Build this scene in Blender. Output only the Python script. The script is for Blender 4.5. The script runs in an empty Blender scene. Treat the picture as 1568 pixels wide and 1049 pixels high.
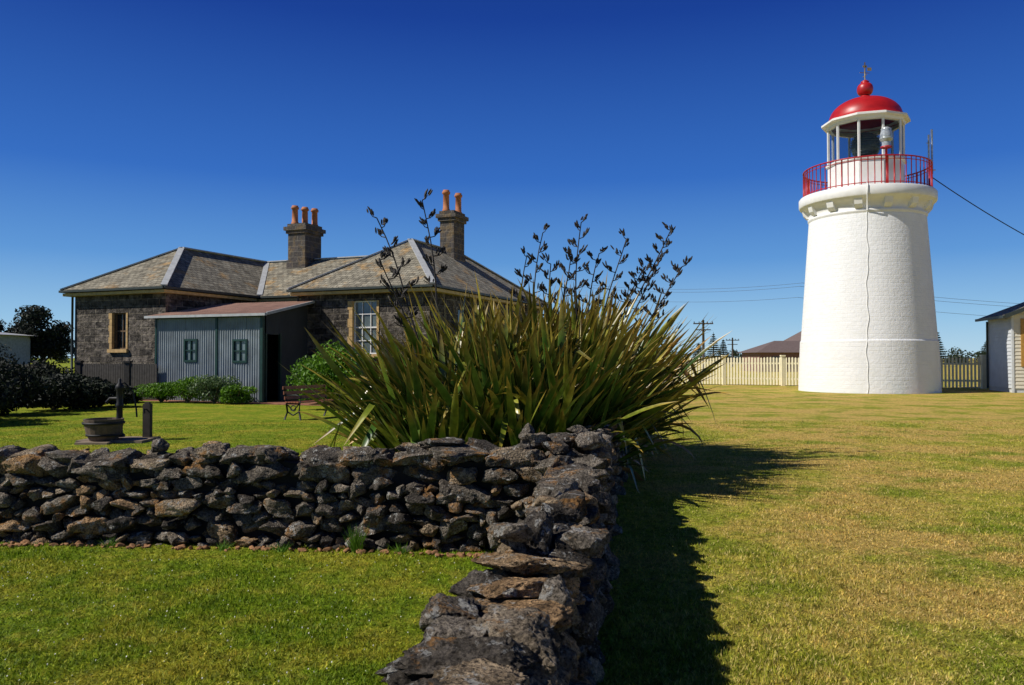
import bpy, math, random
import numpy as np
from mathutils import Vector
random.seed(7); rng=np.random.default_rng(11)
S=bpy.context.scene
S.view_settings.view_transform='Standard'; S.view_settings.look='None'; S.view_settings.exposure=0
COL=S.collection
SUN_AZ=math.radians(255); SUN_EL=math.radians(43.5)

# ---------------------------------------------------------------- node helpers
def mat(name):
    m=bpy.data.materials.new(name); m.use_nodes=True
    nt=m.node_tree; b=nt.nodes['Principled BSDF']
    return m,nt,b
def N(nt,t,**k):
    n=nt.nodes.new(t)
    for a,v in k.items():
        if hasattr(n,a): setattr(n,a,v)
        else: n.inputs[a].default_value=v
    return n
def L(nt,a,b): nt.links.new(a,b)
def ramp(nt,fac,stops,interp='LINEAR'):
    r=nt.nodes.new('ShaderNodeValToRGB'); e=r.color_ramp.elements; r.color_ramp.interpolation=interp
    while len(e)<len(stops): e.new(0.5)
    for i,(p,c) in enumerate(stops):
        e[i].position=p; e[i].color=(c[0],c[1],c[2],1) if not isinstance(c,(int,float)) else (c,c,c,1)
    L(nt,fac,r.inputs[0]); return r.outputs[0]
def mix(nt,fac,a,b,bt='MIX'):
    m=nt.nodes.new('ShaderNodeMix'); m.data_type='RGBA'; m.blend_type=bt
    for sock,v in ((m.inputs[0],fac),(m.inputs[6],a),(m.inputs[7],b)):
        if hasattr(v,'is_linked'): L(nt,v,sock)
        elif isinstance(v,(int,float)): sock.default_value=v
        else: sock.default_value=(v[0],v[1],v[2],1)
    return m.outputs[2]
def noise(nt,vec,scale,detail=4,rough=0.55):
    n=nt.nodes.new('ShaderNodeTexNoise'); n.inputs['Scale'].default_value=scale
    n.inputs['Detail'].default_value=detail; n.inputs['Roughness'].default_value=rough
    if vec is not None: L(nt,vec,n.inputs['Vector'])
    return n.outputs[0]
def bump(nt,b,h,strength,dist):
    n=nt.nodes.new('ShaderNodeBump'); n.inputs['Strength'].default_value=strength; n.inputs['Distance'].default_value=dist
    L(nt,h,n.inputs['Height']); L(nt,n.outputs[0],b.inputs['Normal']); return n
def simple(name,c,rough=0.6,var=0.25,scale=6,metal=0,spec=0.4):
    m,nt,b=mat(name); g=nt.nodes.new('ShaderNodeNewGeometry')
    f=noise(nt,g.outputs['Position'],scale,5)
    c2=[x*(1-var) for x in c]; c3=[min(1,x*(1+var*.6)) for x in c]
    L(nt,ramp(nt,f,[(0.3,c2),(0.7,c3)]),b.inputs['Base Color'])
    b.inputs['Roughness'].default_value=rough; b.inputs['Metallic'].default_value=metal
    b.inputs['Specular IOR Level'].default_value=spec
    return m

# ---------------------------------------------------------------- geometry builder
class Geo:
    def __init__(s): s.v=[]; s.f=[]; s.sm=[]
    def add(s,vs,fs,smooth=False):
        o=len(s.v); s.v+= [tuple(p) for p in vs]; s.f+=[tuple(i+o for i in f) for f in fs]; s.sm+=[smooth]*len(fs)
    def box(s,x0,x1,y0,y1,z0,z1):
        vs=[(x0,y0,z0),(x1,y0,z0),(x1,y1,z0),(x0,y1,z0),(x0,y0,z1),(x1,y0,z1),(x1,y1,z1),(x0,y1,z1)]
        s.add(vs,[(0,3,2,1),(4,5,6,7),(0,1,5,4),(1,2,6,5),(2,3,7,6),(3,0,4,7)])
    def beam(s,a,b,w,h):
        a=Vector(a);b=Vector(b);d=(b-a).normalized(); up=Vector((0,0,1)) if abs(d.z)<.95 else Vector((0,1,0))
        t=d.cross(up).normalized(); n=t.cross(d).normalized(); t*=w/2;n*=h/2
        vs=[a-t-n,a+t-n,a+t+n,a-t+n,b-t-n,b+t-n,b+t+n,b-t+n]
        s.add(vs,[(0,1,2,3),(7,6,5,4),(0,4,5,1),(1,5,6,2),(2,6,7,3),(3,7,4,0)])
    def tube(s,pts,r,seg=8,cap=True):
        pts=[Vector(p) for p in pts]; n=len(pts); rr=r if isinstance(r,(list,tuple)) else [r]*n
        vs=[];fs=[]
        for i,p in enumerate(pts):
            d=(pts[min(i+1,n-1)]-pts[max(i-1,0)]).normalized()
            up=Vector((0,0,1)) if abs(d.z)<.9 else Vector((1,0,0))
            t=d.cross(up).normalized(); b=d.cross(t).normalized()
            for k in range(seg):
                a=2*math.pi*k/seg; vs.append(p+(t*math.cos(a)+b*math.sin(a))*rr[i])
        for i in range(n-1):
            for k in range(seg):
                k2=(k+1)%seg; fs.append((i*seg+k,i*seg+k2,(i+1)*seg+k2,(i+1)*seg+k))
        if cap: fs.append(tuple(range(seg))); fs.append(tuple((n-1)*seg+k for k in range(seg))[::-1])
        s.add(vs,fs,True)
    def lathe(s,prof,seg=64,c=(0,0,0),smooth=True,ph=0):
        vs=[];fs=[]
        for r,z in prof:
            for k in range(seg):
                a=2*math.pi*k/seg+ph; vs.append((c[0]+r*math.cos(a),c[1]+r*math.sin(a),c[2]+z))
        for i in range(len(prof)-1):
            for k in range(seg):
                k2=(k+1)%seg; fs.append((i*seg+k,i*seg+k2,(i+1)*seg+k2,(i+1)*seg+k))
        s.add(vs,fs,smooth)
    def obj(s,name,m,parent=None,loc=None,rot=None,uvcyl=None):
        me=bpy.data.meshes.new(name); me.from_pydata(s.v,[],s.f); me.update()
        me.polygons.foreach_set('use_smooth',s.sm)
        uv=me.uv_layers.new(name='UVMap')
        for p in me.polygons:
            n=p.normal
            if uvcyl:
                us=[math.atan2(me.vertices[me.loops[li].vertex_index].co.y,me.vertices[me.loops[li].vertex_index].co.x) for li in p.loop_indices]
                if max(us)-min(us)>math.pi: us=[u+2*math.pi if u<0 else u for u in us]
                for li,u in zip(p.loop_indices,us): uv.data[li].uv=(u*uvcyl,me.vertices[me.loops[li].vertex_index].co.z)
                continue
            t=Vector((0,0,1)).cross(n)
            if t.length<1e-3: t=Vector((1,0,0))
            t.normalize(); b=n.cross(t)
            for li in p.loop_indices:
                co=me.vertices[me.loops[li].vertex_index].co; uv.data[li].uv=(co.dot(t),co.dot(b))
        me.materials.append(m)
        o=bpy.data.objects.new(name,me); COL.objects.link(o)
        if parent: o.parent=parent
        if loc: o.location=loc
        if rot: o.rotation_euler=rot
        return o
def empty(name,loc=(0,0,0),rz=0):
    e=bpy.data.objects.new(name,None); COL.objects.link(e); e.location=loc; e.rotation_euler=(0,0,rz); e.empty_display_size=.1
    return e
def npmesh(name,V,F,m,attrs=None,smooth=True,parent=None):
    me=bpy.data.meshes.new(name); k=F.shape[1]
    me.vertices.add(len(V)); me.vertices.foreach_set('co',V.astype(np.float32).ravel())
    me.loops.add(F.size); me.loops.foreach_set('vertex_index',F.astype(np.int32).ravel())
    me.polygons.add(len(F)); me.polygons.foreach_set('loop_start',np.arange(0,F.size,k,dtype=np.int32))
    me.polygons.foreach_set('use_smooth',np.full(len(F),smooth))
    me.update(calc_edges=True)
    for an,arr in (attrs or {}).items():
        a=me.attributes.new(an,'FLOAT','POINT'); a.data.foreach_set('value',arr.astype(np.float32))
    me.materials.append(m); o=bpy.data.objects.new(name,me); COL.objects.link(o)
    if parent: o.parent=parent
    return o

# ---------------------------------------------------------------- world, sun, camera
W=bpy.data.worlds.new('World'); S.world=W; W.use_nodes=True; nt=W.node_tree
bg=nt.nodes['Background']; sky=nt.nodes.new('ShaderNodeTexSky'); sky.sky_type='NISHITA'; sky.sun_disc=False
sky.sun_elevation=SUN_EL; sky.sun_rotation=SUN_AZ; sky.air_density=1.0; sky.dust_density=0.1; sky.ozone_density=3
def vm(op,vec,val):
    n=nt.nodes.new('ShaderNodeVectorMath'); n.operation=op; L(nt,vec,n.inputs[0]); n.inputs[1].default_value=val; return n.outputs[0]
a=vm('MULTIPLY',sky.outputs[0],(.075,.10,.135))
tc=nt.nodes.new('ShaderNodeTexCoord'); sp=nt.nodes.new('ShaderNodeSeparateXYZ'); L(nt,tc.outputs['Generated'],sp.inputs[0])
# clear deep-blue southern sky: colour by elevation, blended with the physical sky
rp=ramp(nt,sp.outputs[2],[(0,(.46,.66,.80)),(.045,(.29,.53,.77)),(.12,(.105,.30,.66)),(.22,(.028,.14,.52)),(.40,(.004,.040,.29)),(.6,(.001,.012,.10)),(1,(.001,.005,.04))])
c=mix(nt,.92,a,rp); c=vm('MULTIPLY',c,(10,10,10)); L(nt,c,bg.inputs[0]); bg.inputs[1].default_value=.1
sl=bpy.data.lights.new('sun','SUN'); sl.energy=5.0; sl.angle=math.radians(.5); sl.color=(1,.955,.88)
so=bpy.data.objects.new('sun',sl); COL.objects.link(so)
sd=Vector((math.sin(SUN_AZ)*math.cos(SUN_EL),math.cos(SUN_AZ)*math.cos(SUN_EL),math.sin(SUN_EL)))
so.rotation_euler=sd.to_track_quat('Z','Y').to_euler(); so.location=(-20,-20,30)
cam=bpy.data.cameras.new('camera'); co=bpy.data.objects.new('camera',cam); COL.objects.link(co)
co.location=(0,0,1.6); co.rotation_euler=(math.radians(91.12),0,0); cam.lens=27.55; cam.sensor_width=36; cam.clip_end=6000; cam.clip_start=.05
S.camera=co

# ---------------------------------------------------------------- grass colour
def grass_color(nt):
    g=nt.nodes.new('ShaderNodeNewGeometry'); P=g.outputs['Position']
    sp=nt.nodes.new('ShaderNodeSeparateXYZ'); L(nt,P,sp.inputs[0])
    m1=N(nt,'ShaderNodeMath',operation='MULTIPLY'); L(nt,sp.outputs[1],m1.inputs[0]); m1.inputs[1].default_value=.11
    m2=N(nt,'ShaderNodeMath',operation='SUBTRACT'); L(nt,sp.outputs[0],m2.inputs[0]); L(nt,m1.outputs[0],m2.inputs[1])
    mr=nt.nodes.new('ShaderNodeMapRange'); mr.inputs[1].default_value=-.3; mr.inputs[2].default_value=.9; L(nt,m2.outputs[0],mr.inputs[0])
    dry=nt.nodes.new('ShaderNodeMapRange'); dry.inputs[1].default_value=.5; dry.inputs[2].default_value=5; L(nt,m2.outputs[0],dry.inputs[0])
    big=noise(nt,P,.45,5,.62); big2=noise(nt,P,.9,5,.65); med=noise(nt,P,3.2,6,.72); fine=noise(nt,P,38,4,.7); sm=noise(nt,P,11,5,.7)
    lf=ramp(nt,med,[(.3,(.12,.20,.008)),(.52,(.20,.275,.013)),(.70,(.40,.38,.05))])
    lf=mix(nt,ramp(nt,big2,[(.46,0),(.62,.8)]),lf,(.38,.34,.035))
    rt=ramp(nt,med,[(.30,(.20,.25,.018)),(.48,(.41,.375,.045)),(.68,(.62,.49,.12))])
    db=N(nt,'ShaderNodeMath',operation='MULTIPLY_ADD'); L(nt,dry.outputs[0],db.inputs[0]); db.inputs[1].default_value=.07; L(nt,big,db.inputs[2])
    rt=mix(nt,ramp(nt,db.outputs[0],[(.48,0),(.62,.8)]),rt,(.60,.40,.12))
    rt=mix(nt,ramp(nt,big2,[(.38,.8),(.50,0)]),rt,(.22,.27,.02))
    c=mix(nt,mr.outputs[0],lf,rt)
    c=mix(nt,1.0,c,ramp(nt,fine,[(.3,.45),(.7,1.4)]),'MULTIPLY')
    c=mix(nt,1.0,c,ramp(nt,sm,[(.3,.5),(.65,1.3)]),'MULTIPLY')
    return c,fine,mr.outputs[0],P
m,nt,b=mat('grass_ground'); c,fine,med,P=grass_color(nt)
L(nt,c,b.inputs['Base Color']); b.inputs['Roughness'].default_value=.9; b.inputs['Specular IOR Level'].default_value=.1
bump(nt,b,noise(nt,P,60,5,.8),.9,.03); M_ground=m
m,nt,b=mat('grass_blades'); c,fine,side,P=grass_color(nt)
at=N(nt,'ShaderNodeAttribute',attribute_name='tint')
c=mix(nt,1.0,c,ramp(nt,at.outputs['Fac'],[(0,(.45,.6,.35)),(.6,(1.2,1.25,1.2)),(.9,(1.7,1.5,1.5)),(1,(2.2,1.7,2.4))]),'MULTIPLY')
st_=N(nt,'ShaderNodeMath',operation='MULTIPLY'); L(nt,ramp(nt,at.outputs['Fac'],[(.80,0),(.86,.8)]),st_.inputs[0]); L(nt,side,st_.inputs[1])
c=mix(nt,st_.outputs[0],c,(.68,.55,.22))
L(nt,c,b.inputs['Base Color']); b.inputs['Roughness'].default_value=.6; b.inputs['Specular IOR Level'].default_value=.2
tr=nt.nodes.new('ShaderNodeBsdfTranslucent'); L(nt,c,tr.inputs[0]); ms=nt.nodes.new('ShaderNodeMixShader'); ms.inputs[0].default_value=.3
L(nt,b.outputs[0],ms.inputs[1]); L(nt,tr.outputs[0],ms.inputs[2]); L(nt,ms.outputs[0],nt.nodes['Material Output'].inputs[0]); M_blade=m

G=Geo(); G.add([(-3000,-200,0),(3000,-200,0),(3000,5000,0),(-3000,5000,0)],[(0,1,2,3)]); G.obj('ground',M_ground)
n=360000
d=3.4*(20/3.4)**rng.random(n); X=(rng.random(n)*2-1)*.70*d; Y=d
patch=np.sin(X*2.1+1.3*np.sin(Y*1.1))*np.sin(Y*1.7+np.sin(X*.9))+.6*np.sin(X*6.3+2*np.sin(Y*4.1))*np.sin(Y*5.2)
ang=rng.random(n)*6.283; w=rng.uniform(.002,.0042,n)*(1+d*.06); hh=rng.uniform(.008,.026,n)*(1+.35*patch)
tall=rng.random(n)<.02; hh=np.where(tall,hh*1.8,hh)
lean=rng.uniform(.003,.028,n); la=rng.random(n)*6.283
V=np.zeros((n,3,3)); V[:,0]=np.c_[X-np.cos(ang)*w,Y-np.sin(ang)*w,np.zeros(n)]; V[:,1]=np.c_[X+np.cos(ang)*w,Y+np.sin(ang)*w,np.zeros(n)]
V[:,2]=np.c_[X+np.cos(la)*lean,Y+np.sin(la)*lean,hh]
npmesh('grass',V.reshape(-1,3),np.arange(n*3).reshape(-1,3),M_blade,{'tint':np.repeat(rng.random(n),3)},smooth=False)
n=260; d=rng.uniform(3.6,6.3,n); X=-rng.random(n)**.8*.66*d-.2; r=rng.uniform(.0015,.0035,n)
V=np.zeros((n,4,3)); 
for k,(dx,dy) in enumerate(((-1,-1),(1,-1),(1,1),(-1,1))): V[:,k]=np.c_[X+dx*r,d+dy*r,rng.uniform(.024,.03,n)+dy*.002]
npmesh('daisies',V.reshape(-1,3),np.arange(n*4).reshape(-1,4),simple('daisy_white',(.6,.6,.5)),smooth=False)

# ---------------------------------------------------------------- stones
def ico(l):
    import bmesh
    bm=bmesh.new(); bmesh.ops.create_icosphere(bm,subdivisions=l,radius=1)
    v=np.array([x.co[:] for x in bm.verts]); f=np.array([[q.index for q in t.verts] for t in bm.faces]); bm.free(); return v,f
ICO={l:ico(l) for l in (3,4,5)}
def stone(c,size,rz=0,lvl=3,tilt=.15):
    v,f=ICO[lvl]; k=rng.uniform(3,6)
    p=v/((np.abs(v)**k).sum(1)**(1/k))[:,None]
    for _ in range(16):
        nn=rng.normal(size=3); nn/=np.linalg.norm(nn); dd=rng.uniform(.52,1.0)
        e=np.maximum(0,p@nn-dd); p=p-e[:,None]*nn
    disp=np.zeros(len(p)); q=p*np.array(size)*6
    for fr,am,kk in ((1,.06,5),(2.6,.045,7),(6,.038,9),(13,.026,10),(28,.014,12)):
        if fr>6 and lvl<4: break
        if fr>13 and lvl<5: break
        acc=np.zeros(len(p))
        for _ in range(kk):
            kv=rng.normal(size=3)*fr*1.6; acc+=np.sin(q@kv+rng.random()*6.28)
        acc/=math.sqrt(kk)*.7
        disp+=am*(acc if fr<5 else -np.abs(acc)*1.3+.6)
    p=p*(1.06+disp)[:,None]*np.array(size)/2
    ax,ay,az=rng.normal(0,tilt),rng.normal(0,tilt),rz+rng.normal(0,tilt)
    ca,sa=math.cos(ax),math.sin(ax); Rx=np.array([[1,0,0],[0,ca,-sa],[0,sa,ca]])
    ca,sa=math.cos(ay),math.sin(ay); Ry=np.array([[ca,0,sa],[0,1,0],[-sa,0,ca]])
    ca,sa=math.cos(az),math.sin(az); Rz=np.array([[ca,-sa,0],[sa,ca,0],[0,0,1]])
    return p@(Rz@Ry@Rx).T+np.array(c),f
class Stones:
    def __init__(s): s.V=[];s.F=[];s.T=[];s.o=0
    def add(s,*a,**k):
        v,f=stone(*a,**k); s.V.append(v); s.F.append(f+s.o); s.T.append(np.full(len(v),rng.random())); s.o+=len(v)
    def obj(s,name,m,parent): return npmesh(name,np.vstack(s.V),np.vstack(s.F),m,{'tint':np.concatenate(s.T)},parent=parent)
m,nt,b=mat('rubble_stone'); g=nt.nodes.new('ShaderNodeNewGeometry'); P=g.outputs['Position']
at=N(nt,'ShaderNodeAttribute',attribute_name='tint')
n1=noise(nt,P,9,8,.74); n2=noise(nt,P,70,7,.8); n3=noise(nt,P,4.2,6,.7); n4=noise(nt,P,14,7,.66)
c=ramp(nt,at.outputs['Fac'],[(0,(.09,.078,.066)),(.35,(.18,.153,.122)),(.7,(.27,.23,.18)),(.86,(.38,.29,.19)),(1,(.46,.29,.15))])
c=mix(nt,1.0,c,ramp(nt,n1,[(.34,.25),(.5,.95),(.64,1.7)]),'MULTIPLY')
c=mix(nt,1.0,c,ramp(nt,n2,[(.36,.28),(.5,.95),(.64,1.55)]),'MULTIPLY')
c=mix(nt,ramp(nt,n3,[(.56,0),(.63,.75)]),c,(.42,.21,.065))
c=mix(nt,ramp(nt,n4,[(.58,0),(.62,.75)]),c,(.54,.53,.49))
c=mix(nt,ramp(nt,n2,[(.40,.85),(.47,0)]),c,(.045,.038,.03))
L(nt,c,b.inputs['Base Color']); b.inputs['Roughness'].default_value=.95; b.inputs['Specular IOR Level'].default_value=.08
ad=N(nt,'ShaderNodeMath',operation='ADD'); L(nt,n1,ad.inputs[0])
vo=nt.nodes.new('ShaderNodeTexVoronoi'); vo.inputs['Scale'].default_value=60; L(nt,P,vo.inputs['Vector'])
m2=N(nt,'ShaderNodeMath',operation='MULTIPLY_ADD'); L(nt,vo.outputs[0],m2.inputs[0]); m2.inputs[1].default_value=.6; L(nt,n2,m2.inputs[2]); L(nt,m2.outputs[0],ad.inputs[1])
bump(nt,b,ad.outputs[0],1.0,.034); M_stone=m
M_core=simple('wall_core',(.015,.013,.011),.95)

def wall(name,path,width,hgt,lvlf,cap_len=(.2,.42),sides=(1,-1),asp=(1.1,2.8),pk=(.3,.5,.2)):
    """dry-stone wall along a polyline of (x,y); width and height functions of arc length"""
    par=empty(name); st=Stones()
    pts=[np.array(p,float) for p in path]; segs=[np.linalg.norm(pts[i+1]-pts[i]) for i in range(len(pts)-1)]; T=sum(segs)
    def at(s):
        s=min(max(s,0),T-1e-6)
        for i,l in enumerate(segs):
            if s<=l: d=(pts[i+1]-pts[i])/l; return pts[i]+d*s,d
            s-=l
        return pts[-1],(pts[-1]-pts[-2])/segs[-1]
    for sd_ in sides:
        z=-.04
        while True:
            ch=rng.uniform(.065,.15)
            s=rng.uniform(-.1,.05); any_=False
            while s<T:
                sc=rng.uniform(.55,1.35); ln=ch*sc*rng.uniform(*asp)
                p,d=at(s+ln/2); H=hgt(s+ln/2)
                if z+ch<H+.02:
                    any_=True; nrm=np.array([d[1],-d[0]])*sd_
                    dep=rng.uniform(.15,.26); wd=width(s+ln/2)
                    frac=z/H; batter=.05*(1-frac)
                    c=p+nrm*(wd/2-dep/2+batter+rng.normal(0,.032))
                    st.add((c[0],c[1],z+ch/2+rng.normal(0,.018)),(ln*1.14,dep,ch*(.35+.65*sc)*rng.uniform(1.0,1.4)),math.atan2(d[1],d[0]),lvlf(p,sd_),.21)
                s+=ln*.96
            z+=ch*.92
            if not any_: break
    s=0
    while s<T:
        ln=rng.uniform(*cap_len)*rng.uniform(.7,1.15); p,d=at(s+ln/2); H=hgt(s+ln/2); wd=width(s+ln/2); nrm=np.array([d[1],-d[0]])
        k=rng.choice([1,2,3],p=pk)
        for j in range(k):
            off=(j-(k-1)/2)*wd*(.95/k)
            th=rng.uniform(.09,.18); c=p+nrm*(off+rng.normal(0,.025))+d*rng.normal(0,.03)
            st.add((c[0],c[1],H-.05+rng.uniform(-.03,.04)),(ln*rng.uniform(.95,1.3),wd*(1.1 if k==1 else 1.3/k),th),math.atan2(d[1],d[0])+rng.normal(0,.3),max(lvlf(p,1),lvlf(p,-1)),.14)
        s+=ln*.9
    st.obj('stones',M_stone,par)
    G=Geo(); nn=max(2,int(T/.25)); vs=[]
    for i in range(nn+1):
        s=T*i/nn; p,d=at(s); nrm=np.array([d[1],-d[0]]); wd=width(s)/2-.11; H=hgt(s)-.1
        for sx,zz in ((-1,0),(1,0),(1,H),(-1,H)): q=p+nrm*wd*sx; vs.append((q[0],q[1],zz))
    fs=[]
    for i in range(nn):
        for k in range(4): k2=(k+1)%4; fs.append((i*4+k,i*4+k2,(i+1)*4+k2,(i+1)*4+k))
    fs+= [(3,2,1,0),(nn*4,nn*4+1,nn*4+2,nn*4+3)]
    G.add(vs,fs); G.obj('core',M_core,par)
def lv_main(p,sd_):
    y=p[1]
    if y<1.5: return 3
    if y<4.2: return 5
    if y<7.5: return 4
    return 3
pathA=[(-.42,.6),(-.14,2.0),(.14,3.6),(.36,5.0),(.52,6.5),(.82,8.2),(1.35,11),(1.9,14),(2.1,16)]
wall('stone_wall',pathA,lambda s:.37+.06*math.sin(s*1.3)+(.06 if s>4 else 0),lambda s:.79+.03*math.sin(s*2.2)+.02*math.sin(s*5),lv_main,(.22,.42))
pathB=[(.25,6.62),(-1.5,6.83),(-4.5,7.05),(-8.5,7.3)]
wall('stone_wall',pathB,lambda s:.44,lambda s:.83-.018*s+.02*math.sin(s*3)+.015*math.sin(s*9),lambda p,s_:(4 if (s_<0 and p[0]>-5) else 3),(.18,.42))
par=empty('stone_pile'); st=Stones()
for (x,y,z,sx,sy,sz) in ((.45,6.75,.88,.34,.3,.16),(.66,6.6,.90,.26,.22,.14),(.2,6.7,.88,.3,.28,.14),(.56,6.8,.98,.18,.16,.10),(.12,6.75,.93,.14,.12,.18),(.72,6.85,.86,.3,.25,.16),(.35,6.5,.86,.2,.2,.12),(-.55,6.72,.88,.4,.3,.1),(-2.62,6.9,.83,.2,.16,.12),(-3.1,6.95,.82,.2,.16,.12),
    (-.02,3.35,.86,.2,.13,.1),(.3,3.2,.86,.22,.2,.12)):
    st.add((x,y,z),(sx,sy,sz),rng.uniform(0,3),4,.1)
st.obj('stones',M_stone,par)
st=Stones(); 
for i in range(170):
    x=rng.uniform(-5.2,-.15); s_=rng.uniform(.015,.06)
    y=6.62+(-x)*.125-.27-abs(rng.normal(0,.05)) if x>-1.5 else 6.83+(-x-1.5)*.073-.27-abs(rng.normal(0,.05))
    st.add((x,y,s_*.2),(s_*1.4,s_,s_*.7),rng.random()*3,3,.3)
npmesh('rubble',np.vstack(st.V),np.vstack(st.F),simple('rubble_brown',(.30,.15,.065),.9,.5,12))

# ---------------------------------------------------------------- foliage
def leafmat(name,dark,mid,light,transl=.3,rough=.5):
    m,nt,b=mat(name); at=N(nt,'ShaderNodeAttribute',attribute_name='tint')
    c=ramp(nt,at.outputs['Fac'],[(0,dark),(.55,mid),(1,light)])
    L(nt,c,b.inputs['Base Color']); b.inputs['Roughness'].default_value=rough; b.inputs['Specular IOR Level'].default_value=.3
    tr=nt.nodes.new('ShaderNodeBsdfTranslucent'); L(nt,c,tr.inputs[0]); ms=nt.nodes.new('ShaderNodeMixShader'); ms.inputs[0].default_value=transl
    L(nt,b.outputs[0],ms.inputs[1]); L(nt,tr.outputs[0],ms.inputs[2]); L(nt,ms.outputs[0],nt.nodes['Material Output'].inputs[0]); return m
def leaves(name,blobs,n,size,m,parent=None,shell=.55):
    B=np.array(blobs,float); wts=(B[:,3]*B[:,4]*B[:,5])**(2/3); wts/=wts.sum()
    idx=rng.choice(len(B),n,p=wts); b=B[idx]
    dv=rng.normal(size=(n,3)); dv/=np.linalg.norm(dv,axis=1)[:,None]
    r=(shell+(1.04-shell)*rng.random(n))[:,None]; P=b[:,:3]+dv*b[:,3:6]*r
    P[:,2]=np.maximum(P[:,2],.03)
    nn=dv*.8+rng.normal(size=(n,3))*.7; nn/=np.linalg.norm(nn,axis=1)[:,None]
    t=np.cross(nn,rng.normal(size=(n,3))); t/=np.linalg.norm(t,axis=1)[:,None]; u=np.cross(nn,t)
    s=(rng.uniform(.6,1.3,n)*size)[:,None]
    V=np.stack([P-t*s,P-u*s*.45,P+t*s,P+u*s*.45],1)
    npmesh(name,V.reshape(-1,3),np.arange(n*4).reshape(-1,4),m,{'tint':np.repeat(np.clip(rng.random(n)*.7+.3*rng.random(len(B))[idx],0,1),4)},smooth=False,parent=parent)
def cluster(cx,cy,cz,rx,ry,rz,k,f=.42):
    out=[]
    for _ in range(k):
        v=rng.normal(size=3); v/=np.linalg.norm(v); r=rng.uniform(.35,.8); q=f*rng.uniform(.7,1.3)
        out.append((cx+v[0]*rx*r,cy+v[1]*ry*r,cz+v[2]*rz*r,rx*q,ry*q,rz*q))
    return out
M_lgreen=leafmat('leaf_bright',(.04,.10,.006),(.10,.22,.012),(.20,.36,.02))
M_grey=leafmat('leaf_grey',(.04,.08,.03),(.10,.16,.06),(.20,.28,.10))
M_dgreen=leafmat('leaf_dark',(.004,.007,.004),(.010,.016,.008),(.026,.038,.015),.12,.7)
M_pine=leafmat('leaf_pine',(.008,.016,.007),(.02,.035,.014),(.04,.06,.02),.1)
M_bark=simple('bark',(.10,.075,.05),.9)
def shrub(name,cx,cy,rx,ry,h,n,size,m,k=14):
    e=empty(name,(0,0,0)); G=Geo()
    for i in range(6):
        a=i*1.05; G.tube([(cx,cy,0),(cx+math.cos(a)*rx*.3,cy+math.sin(a)*ry*.3,h*.4),(cx+math.cos(a)*rx*.6,cy+math.sin(a)*ry*.6,h*.75)],[.03,.02,.008],6)
    G.obj('stems',M_bark,e); leaves('foliage',cluster(cx,cy,h*.5,rx,ry,h*.5,k),n,size,m,e)
    return e
def tree(name,x,y,h,r,m,n,size,zc=.62):
    e=empty(name); G=Geo(); G.tube([(x,y,0),(x+.1,y,h*.3),(x,y,h*.6)],[h*.035,h*.028,h*.015],8)
    for i in range(7):
        a=i*.9+rng.random(); z0=h*(.25+.05*i); G.tube([(x,y,z0),(x+math.cos(a)*r*.4,y+math.sin(a)*r*.4,z0+h*.12),(x+math.cos(a)*r*.75,y+math.sin(a)*r*.75,z0+h*.2)],[h*.016,h*.01,h*.004],6)
    G.obj('trunk',M_bark,e); leaves('crown',cluster(x,y,h*zc,r,r,h*(1-zc)*1.0,26,.33),n,size,m,e,.3)

# ---------------------------------------------------------------- flax
m,nt,b=mat('flax_leaf'); at=N(nt,'ShaderNodeAttribute',attribute_name='tint'); al=N(nt,'ShaderNodeAttribute',attribute_name='along'); ed=N(nt,'ShaderNodeAttribute',attribute_name='edge')
c=ramp(nt,at.outputs['Fac'],[(0,(.022,.055,.009)),(.32,(.055,.12,.014)),(.55,(.14,.20,.018)),(.70,(.36,.34,.035)),(.80,(.48,.26,.03)),(.90,(.34,.18,.07)),(1,(.66,.60,.42))])
tip=ramp(nt,al.outputs['Fac'],[(0,.2),(.15,0),(.76,0),(1,.75)])
c=mix(nt,tip,c,(.42,.23,.045)); c=mix(nt,ramp(nt,ed.outputs['Fac'],[(.75,0),(1,.35)]),c,(.34,.30,.06))
g=nt.nodes.new('ShaderNodeNewGeometry'); c=mix(nt,1.0,c,ramp(nt,noise(nt,g.outputs['Position'],9,4),[(.3,.55),(.7,1.35)]),'MULTIPLY')
L(nt,c,b.inputs['Base Color']); b.inputs['Roughness'].default_value=.33; b.inputs['Specular IOR Level'].default_value=.5
tr=nt.nodes.new('ShaderNodeBsdfTranslucent'); L(nt,c,tr.inputs[0]); ms=nt.nodes.new('ShaderNodeMixShader'); ms.inputs[0].default_value=.10
L(nt,b.outputs[0],ms.inputs[1]); L(nt,tr.outputs[0],ms.inputs[2]); L(nt,ms.outputs[0],nt.nodes['Material Output'].inputs[0]); M_flax=m
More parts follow.
